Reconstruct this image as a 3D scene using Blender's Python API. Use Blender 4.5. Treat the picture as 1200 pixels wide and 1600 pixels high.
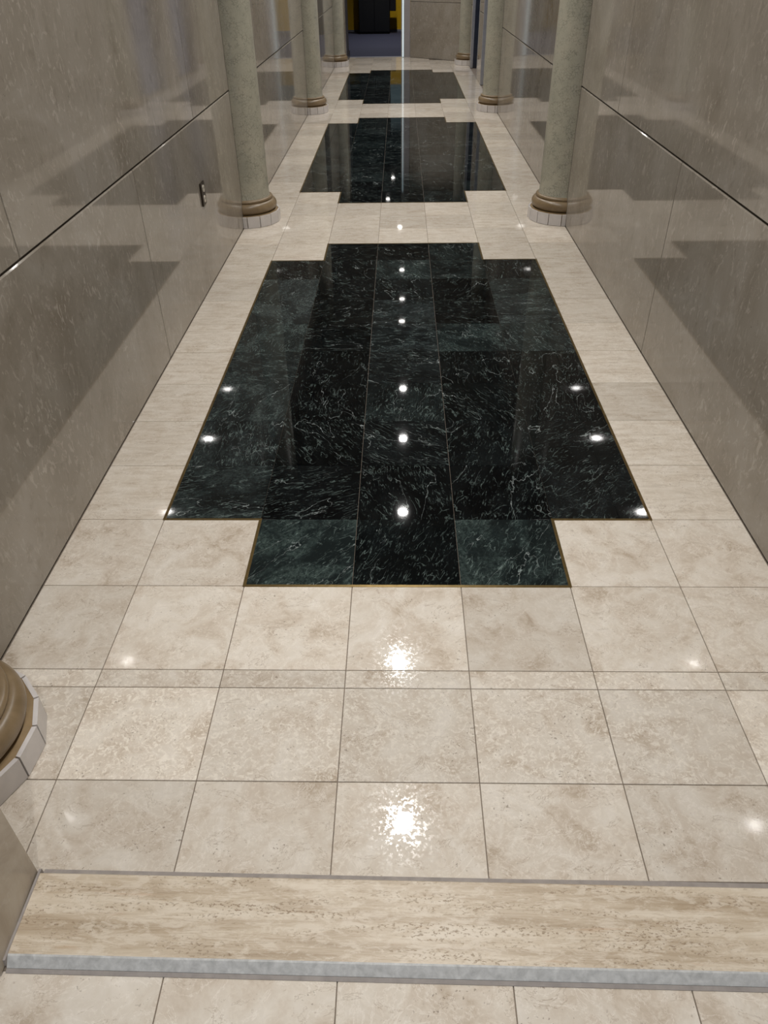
import bpy, bmesh, math, random
from mathutils import Vector, Matrix

# ---------------------------------------------------------------- scene, camera, world, exposure
scene = bpy.context.scene
for o in list(bpy.data.objects):
    bpy.data.objects.remove(o, do_unlink=True)
COL = scene.collection
T = 0.305                      # one floor tile (12 inch); everything below is laid out in tiles

CAM = dict(f=1151.45, pitch=0.6503, yaw=-0.0273, roll=-0.0162, pos=(2.4401, -4.9875, 4.6530))
cam_data = bpy.data.cameras.new('camera')
cam_data.sensor_fit = 'HORIZONTAL'
cam_data.sensor_width = 36.0
cam_data.lens = 36.0 * CAM['f'] / 1200.0
cam_data.clip_start = 0.02
cam_data.clip_end = 200
cam = bpy.data.objects.new('camera', cam_data)
COL.objects.link(cam)
_p, _y, _r = CAM['pitch'], CAM['yaw'], CAM['roll']
fwd = Vector((math.sin(_y)*math.cos(_p), math.cos(_y)*math.cos(_p), -math.sin(_p)))
rt = Vector((math.cos(_y), -math.sin(_y), 0))
up = rt.cross(fwd)
rt2 = math.cos(_r)*rt + math.sin(_r)*up
up2 = -math.sin(_r)*rt + math.cos(_r)*up
mw = Matrix((rt2, up2, -fwd)).transposed().to_4x4()
mw.translation = Vector(CAM['pos']) * T
cam.matrix_world = mw
scene.camera = cam

world = bpy.data.worlds.new('world')
scene.world = world
world.use_nodes = True
bg = world.node_tree.nodes['Background']
bg.inputs['Color'].default_value = (0.74, 0.85, 1.0, 1)
bg.inputs['Strength'].default_value = 0.55

vs = scene.view_settings
vs.view_transform = 'Standard'
vs.look = 'None'
vs.gamma = 1.0
vs.exposure = 0.0
vs.use_curve_mapping = False

LAMP_W = 13.0                  # watts of one ceiling downlight
CEIL = 8.95                    # ceiling height
BEAM = 8.1                     # underside of the beams that span from column to column
WL, WR = -0.879, 5.913         # faces of the two long walls
COLY = [-1.82, 11.74, 25.40, 39.05]

# (x, y, z) of the recessed downlights along the middle of the ceiling
LAMPS = [(2.5, -7.5, CEIL), (2.5, -1.9, BEAM), (2.5, 2.82, CEIL), (2.4, 6.9, CEIL), (2.52, 11.74, BEAM), (2.55, 17.1, CEIL),
         (2.56, 20.8, CEIL), (2.52, 25.4, BEAM), (2.54, 30.15, CEIL), (2.54, 34.3, CEIL),
         (2.43, 39.05, BEAM), (1.6, 48.5, CEIL), (1.9, 54.5, CEIL)]
for k, (x, y, z) in enumerate(LAMPS):
    L = bpy.data.lights.new('downlight_beam', 'AREA')
    L.shape = 'DISK'
    L.size = 0.075
    L.energy = LAMP_W * (1.4 if y > 42 else 1.0)
    L.color = (1.0, 0.975, 0.945) if y < 42 else (1.0, 0.95, 0.9)
    L.spread = math.radians(128)
    lo = bpy.data.objects.new('downlight_beam', L)
    lo.location = (x*T, y*T, (z - 0.035)*T)
    COL.objects.link(lo)

# ---------------------------------------------------------------- node helpers
class NT:
    def __init__(s, name):
        s.m = bpy.data.materials.new(name)
        s.m.use_nodes = True
        s.t = s.m.node_tree
        s.b = s.t.nodes['Principled BSDF']
    def n(s, typ, **kw):
        nd = s.t.nodes.new(typ)
        for k, v in kw.items():
            if k.startswith('_'):
                nd.inputs[k[1:].replace('_', ' ')].default_value = v
            else:
                setattr(nd, k, v)
        return nd
    def l(s, a, b):
        s.t.links.new(a, b)
    def ramp(s, fac, stops, interp='LINEAR'):
        r = s.n('ShaderNodeValToRGB')
        r.color_ramp.interpolation = interp
        e = r.color_ramp.elements
        while len(e) > 1:
            e.remove(e[-1])
        e[0].position = stops[0][0]; e[0].color = stops[0][1]
        for p, c in stops[1:]:
            x = e.new(p); x.color = c
        s.l(fac, r.inputs[0])
        return r.outputs[0]
    def math(s, op, a, b=None, clamp=False):
        m = s.n('ShaderNodeMath', operation=op)
        m.use_clamp = clamp
        for i, v in enumerate((a, b)):
            if v is None: continue
            if isinstance(v, (int, float)): m.inputs[i].default_value = v
            else: s.l(v, m.inputs[i])
        return m.outputs[0]
    def mix(s, fac, a, b, typ='MIX'):
        m = s.n('ShaderNodeMix', data_type='RGBA', blend_type=typ)
        for i, v in ((0, fac), (6, a), (7, b)):
            if isinstance(v, (int, float)): m.inputs[i].default_value = v
            elif isinstance(v, tuple): m.inputs[i].default_value = v
            else: s.l(v, m.inputs[i])
        return m.outputs[2]
    def coords(s, scale=(1, 1, 1), rot=False, rnd=True):
        """object coordinates in metres, shifted (and turned) at random for every object"""
        tc = s.n('ShaderNodeTexCoord')
        v = tc.outputs['Object']
        oi = s.n('ShaderNodeObjectInfo')
        s.oi = oi
        if rot:
            vr = s.n('ShaderNodeVectorRotate', rotation_type='Z_AXIS')
            s.l(v, vr.inputs['Vector'])
            s.l(s.math('MULTIPLY', oi.outputs['Random'], 40.0), vr.inputs['Angle'])
            v = vr.outputs[0]
        if rnd:
            cx = s.n('ShaderNodeCombineXYZ')
            s.l(s.math('MULTIPLY', oi.outputs['Random'], 71.3), cx.inputs[0])
            s.l(s.math('MULTIPLY', oi.outputs['Random'], 37.9), cx.inputs[1])
            s.l(s.math('MULTIPLY', oi.outputs['Random'], 19.1), cx.inputs[2])
            va = s.n('ShaderNodeVectorMath', operation='ADD')
            s.l(v, va.inputs[0]); s.l(cx.outputs[0], va.inputs[1])
            v = va.outputs[0]
        mp = s.n('ShaderNodeMapping')
        mp.inputs['Scale'].default_value = scale
        s.l(v, mp.inputs['Vector'])
        return mp.outputs[0]
    def noise(s, vec, scale, detail=6, rough=0.6, dist=0.0):
        n = s.n('ShaderNodeTexNoise', _Scale=scale, _Detail=detail, _Roughness=rough, _Distortion=dist)
        s.l(vec, n.inputs['Vector'])
        return n.outputs['Fac']
    def stretch(s, vec, sc, rot=(0, 0, 0)):
        mp = s.n('ShaderNodeMapping')
        mp.inputs['Scale'].default_value = sc
        mp.inputs['Rotation'].default_value = rot
        s.l(vec, mp.inputs['Vector'])
        return mp.outputs[0]
    def vein(s, fac, width, centre=0.5):
        """1 on the contour fac == centre, falling to 0 at +-width"""
        d = s.math('ABSOLUTE', s.math('SUBTRACT', fac, centre))
        return s.math('SUBTRACT', 1.0, s.math('DIVIDE', d, width), clamp=True)
    def bump(s, h, strength, dist=0.001):
        b = s.n('ShaderNodeBump', _Strength=strength, _Distance=dist)
        s.l(h, b.inputs['Height'])
        s.l(b.outputs[0], s.b.inputs['Normal'])
    def done(s, color=None, rough=0.5, metal=0.0, ior=1.5, spec=0.5):
        if color is not None:
            if isinstance(color, tuple): s.b.inputs['Base Color'].default_value = color
            else: s.l(color, s.b.inputs['Base Color'])
        if isinstance(rough, (int, float)): s.b.inputs['Roughness'].default_value = rough
        else: s.l(rough, s.b.inputs['Roughness'])
        s.b.inputs['Metallic'].default_value = metal
        s.b.inputs['IOR'].default_value = ior
        s.b.inputs['Specular IOR Level'].default_value = spec
        return s.m

def rgb(r, g, b):
    f = lambda c: ((c/255 + 0.055)/1.055)**2.4 if c > 10 else c/255/12.92
    return (f(r), f(g), f(b), 1.0)
def grey(v): return (v, v, v, 1.0)

def mat_cream():
    s = NT('cream_limestone')
    v = s.coords(rot=False)
    # object colour: r = how flecked, g = tone, b = how banded
    sep = s.n('ShaderNodeSeparateColor')
    s.l(s.oi.outputs['Color'], sep.inputs[0])
    cloud = s.noise(v, 10, 8, 0.64, 0.7)
    c = s.ramp(cloud, [(0.31, rgb(181, 166, 148)), (0.43, rgb(203, 191, 176)), (0.55, rgb(213, 204, 191)), (0.74, rgb(223, 216, 206))])
    band = s.noise(s.stretch(v, (1.6, 9, 1)), 5, 7, 0.62, 0.7)
    cb = s.ramp(band, [(0.34, rgb(182, 168, 150)), (0.45, rgb(203, 191, 174)), (0.54, rgb(213, 203, 188)), (0.68, rgb(224, 216, 204))])
    c = s.mix(s.math('MULTIPLY', sep.outputs[2], 0.6), c, cb)
    fl = s.noise(v, 74, 6, 0.7, 1.1)
    flm = s.ramp(fl, [(0.50, grey(0)), (0.60, grey(1))])
    big = s.ramp(s.noise(v, 7, 4, 0.6), [(0.40, grey(0)), (0.62, grey(1))])
    famt = s.math('MULTIPLY', flm, s.math('ADD', s.math('MULTIPLY', sep.outputs[0], 0.75), s.math('MULTIPLY', big, 0.28)), clamp=True)
    c = s.mix(famt, c, rgb(229, 221, 208))
    # thin pale and brown veins
    vn = s.vein(s.noise(v, 11, 9, 0.66, 1.4), 0.012, 0.47)
    c = s.mix(s.math('MULTIPLY', vn, 0.6), c, rgb(234, 227, 217))
    vb = s.vein(s.noise(s.stretch(v, (1, 1.7, 1)), 8, 9, 0.62, 1.9), 0.010, 0.60)
    c = s.mix(s.math('MULTIPLY', vb, 0.55), c, rgb(146, 126, 106))
    # small pits
    pit = s.ramp(s.noise(v, 150, 2, 0.5), [(0.66, grey(0)), (0.70, grey(1))])
    pit = s.math('MULTIPLY', pit, s.ramp(s.noise(v, 12, 3, 0.5), [(0.48, grey(0)), (0.62, grey(1))]))
    c = s.mix(s.math('MULTIPLY', pit, 0.6), c, rgb(118, 104, 90))
    hsv = s.n('ShaderNodeHueSaturation')
    s.l(s.math('ADD', 0.86, s.math('MULTIPLY', sep.outputs[1], 0.22)), hsv.inputs['Value'])
    s.l(c, hsv.inputs['Color'])
    r = s.math('ADD', 0.014, s.math('MULTIPLY', s.ramp(s.noise(v, 120, 4, 0.7), [(0.5, grey(0.1)), (0.6, grey(1.0))]), 0.10))
    s.bump(s.noise(v, 70, 5, 0.65), 0.04, 0.0006)
    return s.done(hsv.outputs[0], r)

def mat_green():
    s = NT('dark_green_marble')
    v = s.coords(rot=True)
    sep = s.n('ShaderNodeSeparateColor')
    s.l(s.oi.outputs['Color'], sep.inputs[0])
    tone, green = sep.outputs[0], sep.outputs[1]
    patch = s.noise(s.stretch(v, (1, 1.5, 1)), 5, 6, 0.6, 0.8)
    fine = s.noise(v, 85, 5, 0.75, 0.6)
    pm = s.ramp(patch, [(0.42, grey(0)), (0.56, grey(1))])
    grain = s.ramp(fine, [(0.35, grey(0.1)), (0.68, grey(1))])
    lit = s.math('ADD', s.math('MULTIPLY', tone, 0.46), s.math('MULTIPLY', s.math('MULTIPLY', pm, grain), s.math('ADD', 0.16, s.math('MULTIPLY', tone, 0.55))), clamp=True)
    cg = s.ramp(lit, [(0.0, rgb(3, 4, 4)), (0.25, rgb(14, 18, 18)), (0.55, rgb(33, 43, 41)), (1.0, rgb(66, 84, 77))])
    cb = s.ramp(lit, [(0.0, rgb(4, 4, 5)), (0.25, rgb(18, 21, 22)), (0.55, rgb(38, 44, 45)), (1.0, rgb(74, 83, 82))])
    c = s.mix(green, cb, cg)
    # families of long, roughly parallel pale veins, broken up along their length
    def family(st, rot, scale, k, w, lo, hi, brks):
        n = s.noise(s.stretch(v, st, rot), scale, 4, 0.5, 0.4)
        line = s.vein(s.math('FRACT', s.math('MULTIPLY', n, k)), w)
        brk = s.ramp(s.noise(v, brks, 4, 0.6, 0.3), [(lo, grey(0)), (hi, grey(1))])
        return s.math('MULTIPLY', line, brk)
    f1 = family((1, 3.2, 1), (0, 0, 0.0), 4.5, 9.0, 0.07, 0.50, 0.62, 13)
    f2 = family((1, 2.8, 1), (0, 0, 0.6), 5.5, 7.0, 0.06, 0.50, 0.62, 17)
    # clusters of short streaks
    def streaks(rot, scale, thr, brks):
        n = s.noise(s.stretch(v, (1, 4.2, 1), (0, 0, rot)), scale, 5, 0.7, 0.5)
        k = s.ramp(n, [(thr, grey(0)), (thr+0.05, grey(1))])
        return s.math('MULTIPLY', k, s.ramp(s.noise(v, brks, 4, 0.6, 0.6), [(0.46, grey(0)), (0.60, grey(1))]))
    st = s.math('MAXIMUM', streaks(0.15, 24, 0.59, 8), s.math('MAXIMUM', streaks(0.9, 30, 0.60, 11), streaks(-0.5, 34, 0.61, 9)))
    a = s.math('MAXIMUM', s.math('MAXIMUM', f1, f2), s.math('MULTIPLY', st, 0.75))
    c = s.mix(s.math('MULTIPLY', a, s.math('ADD', 0.33, s.math('MULTIPLY', tone, 0.10))), c, rgb(140, 158, 153))
    vb = s.vein(s.noise(s.stretch(v, (1, 2.4, 1), (0, 0, 2.6)), 3.0, 6, 0.5, 0.4), 0.003, 0.55)
    vb = s.math('MULTIPLY', vb, s.ramp(s.noise(v, 9, 3, 0.6), [(0.42, grey(0)), (0.6, grey(1))]))
    c = s.mix(s.math('MULTIPLY', vb, 0.6), c, rgb(196, 206, 204))
    clot = s.ramp(s.noise(s.stretch(v, (1, 2.6, 1), (0, 0, 1.1)), 11, 5, 0.62, 1.0), [(0.70, grey(0)), (0.75, grey(1))])
    c = s.mix(s.math('MULTIPLY', s.math('MULTIPLY', clot, grain), 0.5), c, rgb(150, 170, 160))
    return s.done(c, 0.03, ior=1.29)

def mat_wall():
    s = NT('grey_brown_marble')
    v = s.coords()
    cloud = s.noise(v, 2.2, 8, 0.62, 0.8)
    c = s.ramp(cloud, [(0.30, rgb(134, 125, 112)), (0.5, rgb(149, 141, 129)), (0.7, rgb(161, 154, 144))])
    fv = s.stretch(v, (1, 1.0, 0.6))
    fl = s.ramp(s.noise(fv, 44, 5, 0.62, 1.1), [(0.56, grey(0)), (0.63, grey(1))])
    zone = s.ramp(s.noise(v, 3.0, 4, 0.6), [(0.36, grey(0.15)), (0.58, grey(1))])
    c = s.mix(s.math('MULTIPLY', s.math('MULTIPLY', fl, zone), 0.6), c, rgb(186, 178, 166))
    dk = s.ramp(s.noise(fv, 26, 6, 0.65, 0.8), [(0.56, grey(0)), (0.70, grey(1))])
    c = s.mix(s.math('MULTIPLY', dk, 0.30), c, rgb(104, 92, 78))
    vn = s.vein(s.noise(s.stretch(v, (1, 1, 0.5)), 4, 8, 0.6, 1.5), 0.006, 0.52)
    c = s.mix(s.math('MULTIPLY', vn, 0.30), c, rgb(186, 178, 166))
    pit = s.ramp(s.noise(v, 90, 2, 0.5), [(0.765, grey(0)), (0.79, grey(1))])
    c = s.mix(s.math('MULTIPLY', pit, 0.7), c, rgb(64, 54, 44))
    return s.done(c, 0.055, ior=1.53)

def mat_pier():
    s = NT('honed_grey_marble')
    v = s.coords()
    c = s.ramp(s.noise(v, 5, 8, 0.62, 1.0), [(0.3, rgb(154, 141, 124)), (0.55, rgb(176, 165, 149)), (0.75, rgb(188, 178, 164))])
    fl = s.ramp(s.noise(v, 40, 5, 0.62, 1.1), [(0.58, grey(0)), (0.68, grey(1))])
    c = s.mix(s.math('MULTIPLY', fl, 0.3), c, rgb(190, 180, 166))
    return s.done(c, 0.22)

def mat_shaft():
    s = NT('crazed_pale_green_stone')
    v = s.coords()
    w = s.n('ShaderNodeTexNoise', _Scale=16.0, _Detail=4.0, _Roughness=0.6)
    s.l(v, w.inputs['Vector'])
    va = s.n('ShaderNodeVectorMath', operation='SCALE'); va.inputs['Scale'].default_value = 0.055
    s.l(w.outputs['Color'], va.inputs[0])
    vb = s.n('ShaderNodeVectorMath', operation='ADD'); s.l(v, vb.inputs[0]); s.l(va.outputs[0], vb.inputs[1])
    vo = s.n('ShaderNodeTexVoronoi', feature='DISTANCE_TO_EDGE', _Scale=58.0)
    s.l(vb.outputs[0], vo.inputs['Vector'])
    line = s.ramp(vo.outputs['Distance'], [(0.0, grey(1)), (0.09, grey(0))])
    brk = s.ramp(s.noise(v, 22, 3, 0.6), [(0.40, grey(0.1)), (0.58, grey(1))])
    c = s.ramp(s.noise(v, 7, 6, 0.6), [(0.3, rgb(154, 152, 137)), (0.55, rgb(168, 164, 148)), (0.75, rgb(176, 169, 152))])
    c = s.mix(s.math('MULTIPLY', s.math('MULTIPLY', line, brk), 0.72), c, rgb(98, 101, 88))
    return s.done(c, 0.35)

def mat_plain(name, col, rough=0.4, metal=0.0, var=0.10, scale=20.0, spec=0.5):
    s = NT(name)
    v = s.coords()
    n = s.noise(v, scale, 5, 0.6, 0.4)
    lo = tuple(c*(1-var) for c in col[:3]) + (1,)
    hi = tuple(min(1, c*(1+var)) for c in col[:3]) + (1,)
    c = s.ramp(n, [(0.3, lo), (0.7, hi)])
    return s.done(c, rough, metal, spec=spec)

def mat_glaze():
    s = NT('glazed_tan_moulding')
    v = s.coords()
    c = s.ramp(s.noise(v, 9, 6, 0.62, 0.5), [(0.3, rgb(112, 94, 68)), (0.55, rgb(132, 113, 86)), (0.8, rgb(146, 128, 102))])
    return s.done(c, 0.34)

def mat_travertine():
    s = NT('banded_travertine')
    v = s.coords(rnd=False)
    bd = s.noise(s.stretch(v, (1.0, 15, 1)), 2.2, 8, 0.66, 0.45)
    c = s.ramp(bd, [(0.34, rgb(166, 148, 124)), (0.45, rgb(187, 171, 149)), (0.55, rgb(201, 187, 166)), (0.68, rgb(216, 205, 188))])
    mot = s.noise(s.stretch(v, (1, 2.6, 1)), 24, 6, 0.72, 0.5)
    c = s.mix(s.ramp(mot, [(0.47, grey(0)), (0.58, grey(0.6))]), c, rgb(216, 205, 188))
    ln = s.vein(s.noise(s.stretch(v, (1.0, 16, 1)), 2.8, 8, 0.66, 0.45), 0.016, 0.46)
    c = s.mix(s.math('MULTIPLY', ln, 0.42), c, rgb(156, 132, 102))
    pit = s.ramp(s.noise(s.stretch(v, (1, 2.0, 1)), 125, 4, 0.66, 0.3), [(0.56, grey(0)), (0.61, grey(1))])
    zone = s.ramp(s.noise(s.stretch(v, (1.0, 11, 1)), 3.2, 5, 0.65), [(0.47, grey(0)), (0.58, grey(1))])
    pit = s.math('MULTIPLY', pit, zone)
    c = s.mix(s.math('MULTIPLY', pit, 0.7), c, rgb(132, 108, 82))
    rust = s.ramp(s.noise(s.stretch(v, (1.2, 12, 1)), 3.6, 4, 0.6), [(0.64, grey(0)), (0.74, grey(1))])
    c = s.mix(s.math('MULTIPLY', s.math('MULTIPLY', rust, mot), 0.7), c, rgb(176, 124, 72))
    s.bump(s.math('MULTIPLY', pit, -1.0), 0.5, 0.001)
    return s.done(c, 0.42)

def mat_emit(name, col, strength):
    s = NT(name)
    s.b.inputs['Base Color'].default_value = (0.8, 0.8, 0.8, 1)
    s.b.inputs['Emission Color'].default_value = col
    s.b.inputs['Emission Strength'].default_value = strength
    return s.m

M = dict(
    cream=mat_cream(), green=mat_green(), wall=mat_wall(), pier=mat_pier(), shaft=mat_shaft(), glaze=mat_glaze(), trav=mat_travertine(),
    grout=mat_plain('grey_grout', rgb(122, 110, 97), 0.8, var=0.2, scale=60),
    joint=mat_plain('dark_joint', rgb(70, 62, 53), 0.85, var=0.15),
    mortar=mat_plain('grey_mortar', rgb(150, 143, 138), 0.75, var=0.15, scale=40),
    sill_edge=mat_plain('daylit_grey_stone_edge', rgb(190, 190, 188), 0.5, var=0.2, scale=70),  # cool outside daylight on the front edge, painted in as grey
    brass=mat_plain('aged_brass', rgb(128, 108, 68), 0.32, 0.85, 0.2, 60),
    plinth=mat_plain('pale_grey_plinth_tile', rgb(206, 201, 198), 0.3, var=0.06),
    plinth_core=mat_plain('tan_plinth_bed', rgb(140, 118, 86), 0.35, var=0.15),
    steel=mat_plain('brushed_steel', rgb(168, 166, 164), 0.4, 0.2, 0.1),
    dark_steel=mat_plain('dark_steel', rgb(78, 80, 86), 0.3, 0.8, 0.1),
    blue_lit_door=mat_plain('door_leaf_blue_light', rgb(92, 114, 165), 0.4, 0.0, 0.2, 30),  # blue light in the doorway is put into the leaf colour
    plate=mat_plain('dark_bronze_plate', rgb(62, 52, 42), 0.35, 0.6, 0.1),
    socket=mat_plain('ivory_plastic', rgb(205, 196, 180), 0.35, var=0.03),
    slot=mat_plain('black_slot', rgb(12, 11, 10), 0.6),
    ceiling=mat_plain('matte_ceiling_plaster', rgb(150, 144, 134), 0.9, var=0.04),
    carpet=mat_plain('navy_carpet', rgb(40, 44, 66), 0.95, var=0.2, scale=120),
    yellow=mat_plain('mustard_yellow_paint', rgb(200, 160, 4), 0.6, var=0.04),
    teal=mat_plain('blue_grey_paint', rgb(112, 140, 152), 0.6, var=0.05),
    base_grey=mat_plain('grey_skirting', rgb(120, 122, 132), 0.5, var=0.05),
    black=mat_plain('satin_black', rgb(14, 14, 16), 0.3, var=0.1),
    dark_wall=mat_plain('charcoal_paint', rgb(46, 46, 54), 0.6, var=0.1),
    lens=mat_emit('lamp_lens', (1.0, 0.965, 0.92, 1), 26.0),
    led=mat_emit('cool_white_light_strip', (0.66, 0.90, 1.0, 1), 0.48),
)

# ---------------------------------------------------------------- mesh helpers (all input in tiles)
def link(name, me, mat, parent=None, loc=(0, 0, 0), rotz=0.0):
    o = bpy.data.objects.new(name, me)
    COL.objects.link(o)
    if mat is not None and not me.materials:
        me.materials.append(mat)
    if parent is not None:
        o.parent = parent
    o.location = Vector(loc) * T
    o.rotation_euler = (0, 0, rotz)
    return o

def finish(bm, name, smooth=False):
    me = bpy.data.meshes.new(name)
    for v in bm.verts:
        v.co *= T
    bmesh.ops.recalc_face_normals(bm, faces=bm.faces)
    if smooth:
        for f in bm.faces: f.smooth = True
    bm.to_mesh(me)
    bm.free()
    return me

def box_mesh(name, sx, sy, sz, bev=0.0, z0=0.0):
    """box centred in x, y, from z0 up, with chamfered edges"""
    bm = bmesh.new()
    bmesh.ops.create_cube(bm, size=1.0)
    for v in bm.verts:
        v.co = Vector((v.co.x*sx, v.co.y*sy, (v.co.z + 0.5)*sz + z0))
    if bev > 0:
        bmesh.ops.bevel(bm, geom=list(bm.edges), offset=bev, segments=1, profile=0.5, affect='EDGES')
    return finish(bm, name)

def slab_mesh(name, sx, sy, h, ch):
    """tile: flat top at z = 0 with a small chamfer, sides down to -h (no bottom)"""
    a, b = sx/2, sy/2
    P = []
    for (x, y, z) in ((a, b, -h), (a, b, -ch), (a-ch, b-ch, 0)):
        P += [(-x, -y, z), (x, -y, z), (x, y, z), (-x, y, z)]
    F = [(8, 9, 10, 11)]
    for k in (0, 4):
        for i in range(4):
            j = (i+1) % 4
            F.append((k+i, k+j, k+4+j, k+4+i))
    me = bpy.data.meshes.new(name)
    me.from_pydata([Vector(p)*T for p in P], [], F)
    me.update()
    return me

def box(name, x0, x1, y0, y1, z0, z1, mat, parent=None, bev=0.0):
    me = box_mesh(name, x1-x0, y1-y0, z1-z0, bev)
    p = parent_offset(parent)
    return link(name, me, mat, parent, ((x0+x1)/2 - p[0], (y0+y1)/2 - p[1], z0 - p[2]))

def parent_offset(parent):
    if parent is None: return (0, 0, 0)
    w = Vector((0, 0, 0))
    while parent is not None:
        w += parent.location
        parent = parent.parent
    return tuple(w / T)

def prism_mesh(name, pts, z0, z1):
    bm = bmesh.new()
    lo = [bm.verts.new((x, y, z0)) for x, y in pts]
    hi = [bm.verts.new((x, y, z1)) for x, y in pts]
    bm.faces.new(lo); bm.faces.new(hi)
    n = len(pts)
    for i in range(n):
        bm.faces.new((lo[i], lo[(i+1) % n], hi[(i+1) % n], hi[i]))
    return finish(bm, name)

def lathe_mesh(name, prof, segs, a0=0.0, cuts=(), smooth=True):
    """full turn of (r, z) profile, closed, then cut off behind the given planes (point, normal pointing to the kept side)"""
    bm = bmesh.new()
    rings = []
    for r, z in prof:
        rings.append([bm.verts.new((r*math.cos(a0 + 2*math.pi*k/segs), r*math.sin(a0 + 2*math.pi*k/segs), z)) for k in range(segs)])
    for a, b in zip(rings[:-1], rings[1:]):
        for k in range(segs):
            f = bm.faces.new((a[k], a[(k+1) % segs], b[(k+1) % segs], b[k]))
    bm.faces.new(rings[0]); bm.faces.new(rings[-1])
    for co, no in cuts:
        g = bm.verts[:] + bm.edges[:] + bm.faces[:]
        bmesh.ops.bisect_plane(bm, geom=g, plane_co=co, plane_no=no, clear_inner=True)
    bmesh.ops.holes_fill(bm, edges=[e for e in bm.edges if e.is_boundary], sides=0)
    me = finish(bm, name, smooth)
    if smooth:
        for f in me.polygons:
            f.use_smooth = abs(f.normal.z) < 0.98
        me.set_sharp_from_angle(angle=math.radians(42))
    return me

def tag(o, label=None, cat=None, group=None, kind=None):
    if label: o['label'] = label
    if cat: o['category'] = cat
    if group: o['group'] = group
    if kind: o['kind'] = kind
    return o

def empty(name, loc):
    o = bpy.data.objects.new(name, None)
    o.empty_display_size = 0.1
    COL.objects.link(o)
    o.location = Vector(loc) * T
    return o

rnd = random.Random(7)

# ---------------------------------------------------------------- floor
DIAG_R = ((5.913, 40.0), (2.96, 42.42))       # slanted marble wall at the far right
floor = box('floor', -1.6, 7.6, -3.24, 42.95, -0.35, -0.012, M['grout'])
tag(floor, 'polished cream limestone floor with three dark green marble inlays', kind='structure')

PANELS = [(0, 10), (13, 24), (27, 37)]
def is_green(i, j):
    for a, b in PANELS:
        if a <= j < b:
            return 1 <= i <= 3 if j in (a, b-1) else 0 <= i <= 4
    return False
TONE = {0: {1: 1.0, 2: .3, 3: .9}, 1: {0: .6, 1: .15, 2: .15, 3: .12, 4: .35}, 2: {0: .55, 1: .1, 2: .25, 3: .25, 4: .2},
        3: {0: .8, 1: .1, 2: .45, 3: .2, 4: .15}, 4: {0: .65, 1: .08, 2: .4, 3: .2, 4: .15}, 5: {0: .8, 1: .12, 2: .6, 3: .7, 4: .6},
        6: {0: .8, 1: .08, 2: .6, 3: .04, 4: .7}, 7: {0: .75, 1: .08, 2: .3, 3: .04, 4: .65}, 8: {0: .1, 1: .08, 2: .75, 3: .45, 4: .12},
        9: {1: .15, 2: .08, 3: .5}}
GAP = 0.007
tile_cache = {}
def tile(name, x0, x1, y0, y1, mat, parent, colour, gap=GAP, ch=0.0022, z=0.0):
    key = (name, round(x1-x0, 3), round(y1-y0, 3), gap)
    if key not in tile_cache:
        tile_cache[key] = slab_mesh(name, x1-x0-gap, y1-y0-gap, 0.05, ch)
    p = parent_offset(parent)
    o = link(name, tile_cache[key], mat, parent, ((x0+x1)/2 - p[0], (y0+y1)/2 - p[1], z - p[2]))
    o.color = colour
    return o

ylines = [-2.69, -2.013, -1.183, -1.0] + list(range(0, 43)) + [42.62]
xlines = [-0.875, 0, 1, 2, 3, 4, 5, 5.909]
for j in range(len(ylines)-1):
    y0, y1 = ylines[j], ylines[j+1]
    for i in range(7):
        x0, x1 = xlines[i], xlines[i+1]
        row = int(y0) if y0 >= 0 else -1
        if y0 >= 0 and y0 == int(y0) and is_green(i-1, row):
            t = TONE[row].get(i-1, .3) if row < 10 else rnd.choice((.1, .15, .2, .3, .4, .5))
            tile('green_marble_tile', x0, x1, y0, y1, M['green'], floor, (t*0.82 if row == 0 else t, 0.5 if row == 0 else 0.45*rnd.random(), 0, 1), gap=0.0035, ch=0.001)
        else:
            if y1 > 41.9 and x0 > 3.5: continue
            fleck = 1.0 if -2.02 < y0 < -1.01 else (0.35 if y0 < -2 else 0.1 + 0.25*rnd.random())
            band = 0.85 if y0 > 2 or i in (0, 6) and y0 > 0 else 0.15*rnd.random()
            tile('cream_floor_tile', x0, x1, y0, y1, M['cream'], floor, (fleck, rnd.random(), band, 1))

# brass strips round the inlays
def strip(x0, x1, y0, y1):
    w = 0.015
    box('brass_strip', min(x0, x1)-w, max(x0, x1)+w, min(y0, y1)-w, max(y0, y1)+w, -0.04, 0.0025, M['brass'], floor)
for a, b in PANELS:
    loop = [(1, a), (4, a), (4, a+1), (5, a+1), (5, b-1), (4, b-1), (4, b), (1, b), (1, b-1), (0, b-1), (0, a+1), (1, a+1)]
    for k in range(12):
        (x0, y0), (x1, y1) = loop[k], loop[(k+1) % 12]
        if x0 == x1:   # leave the corners to the strips that run across
            s_ = 0.03 if y1 > y0 else -0.03
            strip(x0, x1, y0 + s_, y1 - s_)
        else:
            strip(x0, x1, y0, y1)

# lower floor in front of the threshold
pave = box('floor', -4.6, 9.2, -12.0, -3.25, -0.35, -0.032, M['grout'])
tag(pave, 'cream stone tiles in front of the worn travertine threshold', kind='structure')
yl = [-3.235] + [-4.2 - k for k in range(8)]
for j in range(len(yl)-1):
    for i in range(-5, 8):
        tile('cream_floor_tile', 0.083+i, 1.083+i, yl[j+1], yl[j], M['cream'], pave, (0.15, 0.55 + 0.3*rnd.random(), 0.1, 1), z=-0.02)

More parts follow.
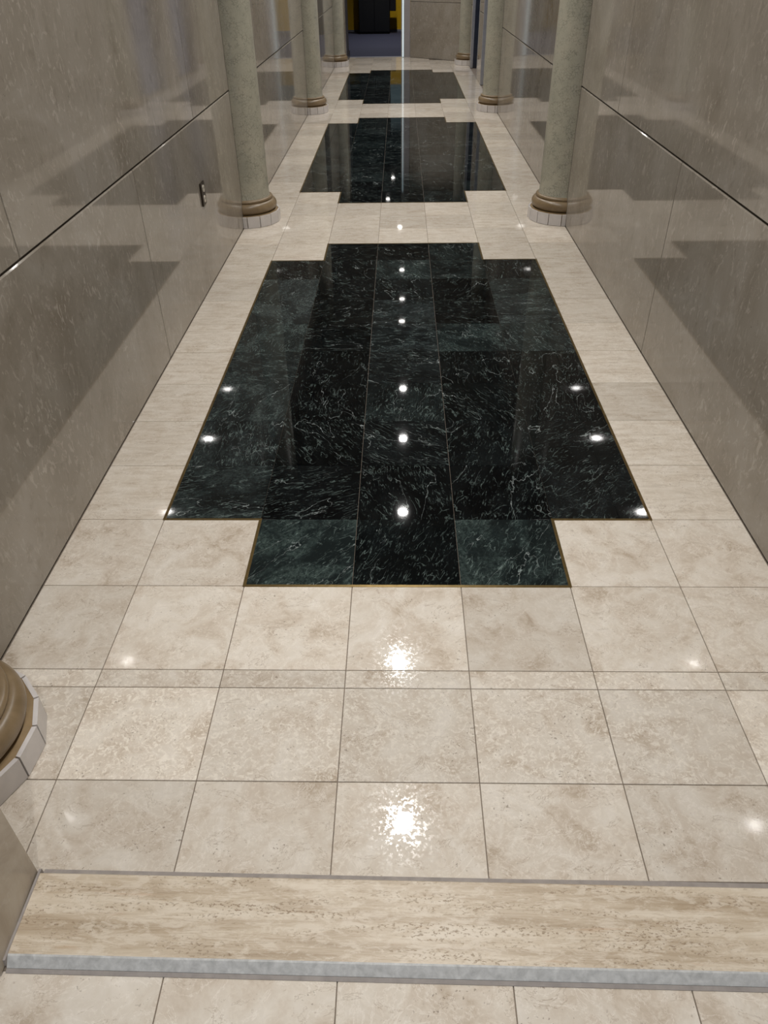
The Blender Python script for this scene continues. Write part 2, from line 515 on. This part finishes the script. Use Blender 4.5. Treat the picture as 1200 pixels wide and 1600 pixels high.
# threshold
sill = empty('trim_1', (2.52, -2.97, 0))
sill.rotation_euler.z = -0.010
tag(sill, 'banded beige travertine threshold slab with front edge coloured grey for daylight', kind='structure')
def sillbox():
    bm = bmesh.new()
    prof = [(-2.725, -0.03), (-2.725, 0.045), (-2.735, 0.055), (-3.185, 0.055), (-3.192, 0.053)]
    return bm, prof
def extr(name, prof, x0, x1, mat, parent):
    bm = bmesh.new()
    A = [bm.verts.new((x0-2.52, y+2.97, z)) for y, z in prof]
    B = [bm.verts.new((x1-2.52, y+2.97, z)) for y, z in prof]
    bm.faces.new(A); bm.faces.new(B)
    n = len(prof)
    for k in range(n):
        bm.faces.new((A[k], A[(k+1) % n], B[(k+1) % n], B[k]))
    return link(name, finish(bm, name), mat, parent)
extr('threshold_slab', [(-2.722, -0.05), (-2.722, 0.040), (-2.730, 0.048), (-3.196, 0.048), (-3.196, -0.05)], 0.165, 4.875, M['trav'], sill)
extr('daylit_front_edge', [(-3.196, -0.05), (-3.196, 0.048), (-3.206, 0.044), (-3.252, -0.006), (-3.258, -0.05)], 0.165, 4.875, M['sill_edge'], sill)
extr('mortar_joint', [(-2.672, -0.03), (-2.672, -0.002), (-2.722, 0.016), (-2.722, -0.03)], 0.165, 4.875, M['mortar'], sill)
extr('mortar_joint', [(-3.258, -0.04), (-3.254, -0.006), (-3.275, -0.015), (-3.275, -0.04)], 0.165, 4.875, M['mortar'], sill)
sb = extr('mortar_joint', [(-2.70, 0.0), (-2.70, 0.052), (-3.235, 0.052), (-3.245, 0.0)], 0.150, 0.166, M['mortar'], sill)

# ---------------------------------------------------------------- walls
SEAM = 2.545
ROWS = [(0.012, SEAM, 4.80), (SEAM, 5.9, 1.42), (5.9, CEIL, 4.80)]    # z0, z1, one joint position
PITCH = 6.76
def panel_wall(name, label, face_x, side, y0, y1, joint_shift=0.0, rows=ROWS):
    """side = +1: the wall stands at larger x than its face"""
    th = 0.5
    xa, xb = (face_x + 0.02*side, face_x + th*side)
    w = box(name, min(xa, xb), max(xa, xb), y0, y1, 0.0, CEIL, M['joint'])
    tag(w, label, kind='structure')
    for r, (z0, z1, j0) in enumerate(rows):
        js = sorted(set([y0, y1] + [j0 + joint_shift + PITCH*k for k in range(-3, 9) if y0 + 0.2 < j0 + joint_shift + PITCH*k < y1 - 0.2]))
        for a, b in zip(js[:-1], js[1:]):
            gv, gh = 0.011, 0.013
            c = 0.012
            bz0, bz1 = z0 + (gh if r else 0), z1 - gh
            xs = (face_x, face_x + 0.06*side)
            bm = bmesh.new()
            # face plate with a chamfer on its top edge (catches the light at the seam)
            A = [(a+gv, bz0+0.004), (b-gv, bz0+0.004), (b-gv, bz1-c), (a+gv, bz1-c)]
            B = [(a+gv-0.002, bz0), (b-gv+0.002, bz0), (b-gv+0.002, bz1), (a+gv-0.002, bz1)]
            cy, cz = (a+b)/2, (bz0+bz1)/2
            va = [bm.verts.new((0, y-cy, z-cz)) for y, z in A]
            vb = [bm.verts.new((c*side, y-cy, z-cz)) for y, z in B]
            vc = [bm.verts.new((0.05*side, y-cy, z-cz)) for y, z in B]
            bm.faces.new(va)
            for p, q in ((va, vb), (vb, vc)):
                for k in range(4):
                    bm.faces.new((p[k], p[(k+1) % 4], q[(k+1) % 4], q[k]))
            bm.faces.new(vc)
            o = parent_offset(w)
            link('marble_panel', finish(bm, 'marble_panel'), M['wall'], w, (face_x - o[0], cy - o[1], cz - o[2]))
    return w

wall_left = panel_wall('wall_left', 'long polished grey-brown marble wall on the left', WL, -1, -1.66, 39.9)
wall_right = panel_wall('wall_right', 'long polished grey-brown marble wall on the right', WR, 1, -1.66, 27.7, 0.12)
panel_wall('wall_right', 'short marble pier between the two steel framed doorways', WR-0.02, 1, 31.70, 33.56)
panel_wall('wall_right', 'marble wall end beside the farthest right column', WR, 1, 37.50, 40.1)

# corner piers that frame the threshold
def pier(name, label, pts):
    me = prism_mesh(name, pts, 0.0, CEIL)
    o = link(name, me, M['pier'])
    tag(o, label, kind='structure')
    return o
pier('wall_front_left', 'honed grey stone corner pier at the left end of the threshold',
     [(-1.38, -1.66), (-0.885, -1.66), (0.145, -2.69), (0.150, -3.262), (-4.6, -3.262), (-4.6, -2.9), (-1.38, -2.9)])
pier('wall_front_right', 'honed grey stone corner pier at the right end of the threshold',
     [(6.41, -1.66), (5.919, -1.66), (4.89, -2.69), (4.885, -3.262), (9.2, -3.262), (9.2, -2.9), (6.41, -2.9)])
lobby_l = box('wall_porch_left', -4.9, -4.6, -12, -2.9, -0.35, CEIL, M['pier']); tag(lobby_l, 'plain stone side wall of the porch', kind='structure')
lobby_r = box('wall_porch_right', 9.2, 9.5, -12, -2.9, -0.35, CEIL, M['pier']); tag(lobby_r, 'plain stone side wall of the porch', kind='structure')

# ceiling, beams, recessed lamps
ceiling = box('ceiling', -5.0, 9.6, -12.0, 59.6, CEIL, CEIL+0.4, M['ceiling'])
tag(ceiling, 'matte plaster ceiling with recessed downlights', kind='structure')
for k, y in enumerate(COLY):
    box('cross_beam', -0.85, 5.89, y-0.62, y+0.62, BEAM, CEIL, M['ceiling'], ceiling)
trim_me = None
lens_me = lathe_mesh('lamp_lens', [(0.125, 0.018), (0.125, 0.006), (0.10, 0.0)], 24)
for (x, y, z) in LAMPS:
    if trim_me is None:
        bm = bmesh.new()
        n = 24
        R = [[bm.verts.new((r*math.cos(2*math.pi*k/n), r*math.sin(2*math.pi*k/n), zz)) for k in range(n)]
             for r, zz in ((0.24, 0.0), (0.235, -0.02), (0.18, -0.024), (0.165, -0.006), (0.165, 0.0))]
        for a, b in zip(R[:-1], R[1:]):
            for k in range(n):
                bm.faces.new((a[k], a[(k+1) % n], b[(k+1) % n], b[k]))
        trim_me = finish(bm, 'lamp_trim', True)
    po = parent_offset(ceiling)
    link('lamp_trim', trim_me, M['steel'], ceiling, (x-po[0], y-po[1], z-po[2]))
    link('lamp_lens', lens_me, M['lens'], ceiling, (x-po[0], y-po[1], z-po[2]-0.020))

# ---------------------------------------------------------------- columns
def column(cy, side, label, cuts, top):
    """side = -1: stands against the left wall, +1: the right wall"""
    cx = WL if side < 0 else WR
    root = empty('column', (cx, cy, 0.0))
    tag(root, label, 'column', 'engaged columns along the corridor', 'thing')
    a0 = math.radians(-90 + 8) if side < 0 else math.radians(-90 - 8)
    core = link('plinth', lathe_mesh('plinth', [(0.665, 0.0), (0.665, 0.222), (0.60, 0.236)], 16, a0, cuts, False), M['plinth_core'], root)
    # the facing tiles of the plinth, one for each visible facet
    R0, R1, h0, h1 = 0.665, 0.70, 0.006, 0.226
    for k in range(16):
        am, hw = a0 + math.radians(22.5)*(k+0.5), math.radians(11.25)
        bm = bmesh.new()
        g = 0.014
        V = []
        for r in (R0, R1):
            half = r*math.sin(hw) - g*0.5
            d = r*math.cos(hw)
            for z in (h0, h1):
                for s_ in (-1, 1):
                    px = d*math.cos(am) - s_*half*math.sin(am)
                    py = d*math.sin(am) + s_*half*math.cos(am)
                    V.append(bm.verts.new((px, py, z)))
        for f in ((0, 1, 3, 2), (4, 5, 7, 6), (0, 1, 5, 4), (2, 3, 7, 6), (0, 2, 6, 4), (1, 3, 7, 5)):
            bm.faces.new([V[q] for q in f])
        for co, no in cuts:
            bmesh.ops.bisect_plane(bm, geom=bm.verts[:] + bm.edges[:] + bm.faces[:], plane_co=co, plane_no=no, clear_inner=True)
        if len(bm.faces) < 4:
            bm.free(); continue
        bmesh.ops.holes_fill(bm, edges=[e for e in bm.edges if e.is_boundary], sides=0)
        if max((v.co - Vector(cuts[0][0])).dot(Vector(cuts[0][1])) for v in bm.verts) < 0.02:
            bm.free(); continue
        link('plinth_tile', finish(bm, 'plinth_tile'), M['plinth'], core)
    # torus moulding with a fillet above it
    prof = [(0.56, 0.236)]
    for q in range(13):
        t = -math.pi/2 + math.pi*q/12
        prof.append((0.545 + 0.095*math.cos(t), 0.345 + 0.108*math.sin(t)))
    link('base_moulding', lathe_mesh('base_moulding', prof, 64, 0, cuts), M['glaze'], root)
    prof = [(0.545, 0.452), (0.556, 0.462), (0.562, 0.482), (0.556, 0.502), (0.540, 0.512), (0.505, 0.522)]
    link('fillet', lathe_mesh('fillet', prof, 64, 0, cuts), M['glaze'], root)
    prof = [(0.512, 0.518), (0.500, 0.56), (0.497, 0.7), (0.497, 4.0), (0.48, top)]
    link('shaft', lathe_mesh('shaft', prof, 64, 0, cuts), M['shaft'], root)
    return root

half = lambda side: [((0.004 if side < 0 else -0.004, 0, 0), (1 if side < 0 else -1, 0, 0))]
s2 = 1/math.sqrt(2)
# line of the slanted pier face: x + y = -2.54
def diag_cut(cx, cy):
    d = (-2.535 - cx - cy) / 2
    return ((d, d, 0), (s2, s2, 0))
column(COLY[0], -1, 'pale green column at the lower left, cut off by the picture edge beside the threshold', [diag_cut(WL, COLY[0])] + half(-1), BEAM)
column(COLY[1], -1, 'large pale green column against the left wall, just beyond the small outlet', half(-1), BEAM)
column(COLY[1], 1, 'large pale green column against the right wall, nearest one on that side', half(1), BEAM)
column(COLY[2], -1, 'middle-distance column on the left wall, beside the farther end of the second green inlay', half(-1), BEAM)
column(COLY[2], 1, 'middle-distance column on the right wall, in front of the steel door frames', half(1), BEAM)
column(COLY[3], -1, 'farthest column on the left, beside the dark carpeted room', half(-1), BEAM)
column(COLY[3], 1, 'farthest column on the right, between slanted marble wall and steel door frame', half(1), BEAM)

# ---------------------------------------------------------------- outlet on the left wall
out = empty('wall_outlet', (WL, 8.03, 1.275))
tag(out, 'small dark bronze double outlet plate low on the left marble wall', 'outlet')
pl = box('cover_plate', WL+0.001, WL+0.028, 7.903, 8.157, 1.275, 1.64, M['plate'], out, bev=0.009)
for zc in (1.375, 1.54):
    bm = bmesh.new()
    n = 16
    pts = []
    for k in range(n):
        a = 2*math.pi*k/n
        pts.append((max(-0.05, min(0.05, 0.058*math.cos(a))), 0.058*math.sin(a)))
    lo = [bm.verts.new((0, y, z)) for y, z in pts]
    hi = [bm.verts.new((0.012, y*0.95, z*0.95)) for y, z in pts]
    bm.faces.new(lo); bm.faces.new(hi)
    for k in range(n):
        bm.faces.new((lo[k], lo[(k+1) % n], hi[(k+1) % n], hi[k]))
    so = link('socket', finish(bm, 'socket'), M['socket'], out, (0.028, 0, zc-1.275))
    for dy in (-0.02, 0.02):
        link('slot', box_mesh('slot', 0.002, 0.006, 0.03), M['slot'], so, (0.0132, dy, -0.005))

# ---------------------------------------------------------------- doorways in the right wall
def doorway(name, label, y0, y1, top=7.0):
    root = empty(name, (WR, (y0+y1)/2, 0))
    tag(root, label, kind='structure')
    xa, xb = WR-0.03, WR+0.34
    for a, b in ((y0, y0+0.12), (y1-0.12, y1)):
        box('frame_post', xa, xa+0.14, a, b, 0.0, top, M['steel'], root, bev=0.01)
        box('frame_reveal', xa+0.14, xb, a+0.01, b-0.01, 0.0, top, M['dark_steel'], root)
    box('frame_head', xa, xa+0.14, y0, y1, top, top+0.14, M['steel'], root, bev=0.01)
    box('head_reveal', xa+0.14, xb, y0, y1, top, top+0.14, M['dark_steel'], root)
    mid = (y0+y1)/2
    for a, b in ((y0+0.02, mid-0.01), (mid+0.01, y1-0.02)):
        box('door_leaf', xb, xb+0.1, a, b, 0.01, top+0.1, M['blue_lit_door'], root, bev=0.008)
    box('transom_panel', WR+0.0, xb+0.1, y0, y1, top+0.14, CEIL, M['wall'], root)
    return root
doorway('door_1', 'steel framed lift doorway half hidden behind the second right column', 27.7, 31.70)
doorway('door_2', 'steel framed doorway with leaf coloured for blue light near the far right column', 33.56, 37.50)

# ---------------------------------------------------------------- far end
def slanted_wall(name, label, p0, p1):
    p0, p1 = Vector(p0), Vector(p1)
    d = p1 - p0
    L, ang = d.length, math.atan2(d.y, d.x)
    root = link(name, box_mesh(name, L, 0.4, CEIL), M['joint'], None, ((p0.x+p1.x)/2, (p0.y+p1.y)/2, 0), ang)
    nrm = Vector((math.sin(ang), -math.cos(ang)))          # right of the direction of travel
    root.location += Vector((-nrm.x, -nrm.y, 0)) * (0.2 + 0.03) * T * (1 if nrm.y < 0 else -1)
    sgn = -1 if nrm.y < 0 else 1
    tag(root, label, kind='structure')
    for z0, z1 in ((0.01, SEAM-0.03), (SEAM-0.012, 5.9), (5.912, CEIL)):
        me = box_mesh('marble_panel', L-0.02, 0.05, z1-z0, 0.008)
        link('marble_panel', me, M['wall'], root, (0, sgn*0.226, z0))
    return root
slanted_wall('wall_end', 'slanted grey marble wall at the far right end of the corridor', (5.90, 40.02), (2.98, 42.42))
jamb = box('door_3', 2.68, 2.97, 42.40, 42.66, 0.0, CEIL, M['steel'])
jamb.data.materials.clear(); jamb.data.materials.append(mat_plain('pale_grey_jamb', rgb(150, 146, 148), 0.4, var=0.04))
tag(jamb, 'pale grey jamb of the opening to the dark room', kind='structure')
led = empty('light_strip', (2.59, 42.52, 0))
tag(led, 'vertical cool white light strip glowing beside the dark opening', 'light')
box('strip_housing', 2.50, 2.68, 42.50, 42.66, 0.0, CEIL, M['steel'], led)
box('glowing_tube', 2.555, 2.63, 42.46, 42.50, 0.02, 7.0, M['led'], led)

stub = box('wall_end_left', -1.38, -0.36, 39.95, 40.25, 0.0, CEIL, M['wall']); tag(stub, 'short marble return behind the far left column', kind='structure')
sidew = box('wall_side_left', -0.60, -0.40, 40.25, 42.95, 0.0, CEIL, M['dark_wall']); tag(sidew, 'charcoal side wall of the passage to the dark room', kind='structure')
bb = box('baseboard_left', -0.40, -0.34, 40.25, 42.93, 0.0, 0.30, M['black']); tag(bb, 'black skirting along the charcoal passage wall', kind='structure')

carpet = box('floor', -4.4, 7.6, 42.95, 59.4, -0.35, 0.004, M['carpet']); tag(carpet, 'dark navy carpet of the far room', kind='structure')
strip_th = box('trim_2', -0.34, 2.5, 42.62, 42.95, -0.05, 0.006, M['base_grey']); tag(strip_th, 'dark metal strip where stone meets carpet', kind='structure')
yw = box('wall_back', -4.4, 7.6, 59.0, 59.4, 0.004, 3.35, M['yellow']); tag(yw, 'mustard yellow lower wall of the far room', kind='structure')
tw = box('wall_back', -4.4, 7.6, 59.0, 59.4, 3.35, CEIL, M['teal']); tag(tw, 'blue-grey upper wall of the far room', kind='structure')
sk = box('baseboard_back', -4.4, 7.6, 58.93, 59.0, 0.004, 0.12, M['base_grey']); tag(sk, 'grey skirting under the mustard yellow wall', kind='structure')
lw = box('wall_room_left', -4.7, -4.4, 42.9, 59.4, 0.0, CEIL, M['dark_wall']); tag(lw, 'charcoal left wall of the far room', kind='structure')
rw = box('wall_room_right', 7.6, 7.9, 42.9, 59.4, 0.0, CEIL, M['dark_wall']); tag(rw, 'charcoal right wall of the far room', kind='structure')
fw = box('wall_room_front', -4.4, -0.60, 42.75, 42.95, 0.0, CEIL, M['dark_wall']); tag(fw, 'charcoal front wall of the far room on the left', kind='structure')
fw2 = box('wall_room_front', 2.99, 7.6, 42.70, 42.95, 0.0, CEIL, M['dark_wall']); tag(fw2, 'charcoal front wall of the far room on the right', kind='structure')

cab = empty('cabinet', (0.75, 57.5, 0))
tag(cab, 'tall black cabinet in the dark room at the end of the corridor', 'cabinet')
box('body', -0.45, 1.72, 57.0, 58.6, 0.10, 6.4, M['black'], cab, bev=0.02)
box('base', -0.40, 1.67, 57.05, 58.6, 0.004, 0.10, M['slot'], cab)
for a, b in ((-0.43, 0.625), (0.645, 1.70)):
    d = box('door', a, b, 56.95, 57.0, 0.14, 6.36, M['black'], cab, bev=0.012)
    box('handle', 0.54 if a < 0 else 0.70, 0.57 if a < 0 else 0.73, 56.91, 56.95, 2.6, 3.6, M['dark_steel'], d)
box('side_box', 1.72, 2.14, 57.2, 58.2, 1.33, 2.3, M['black'], cab, bev=0.02)
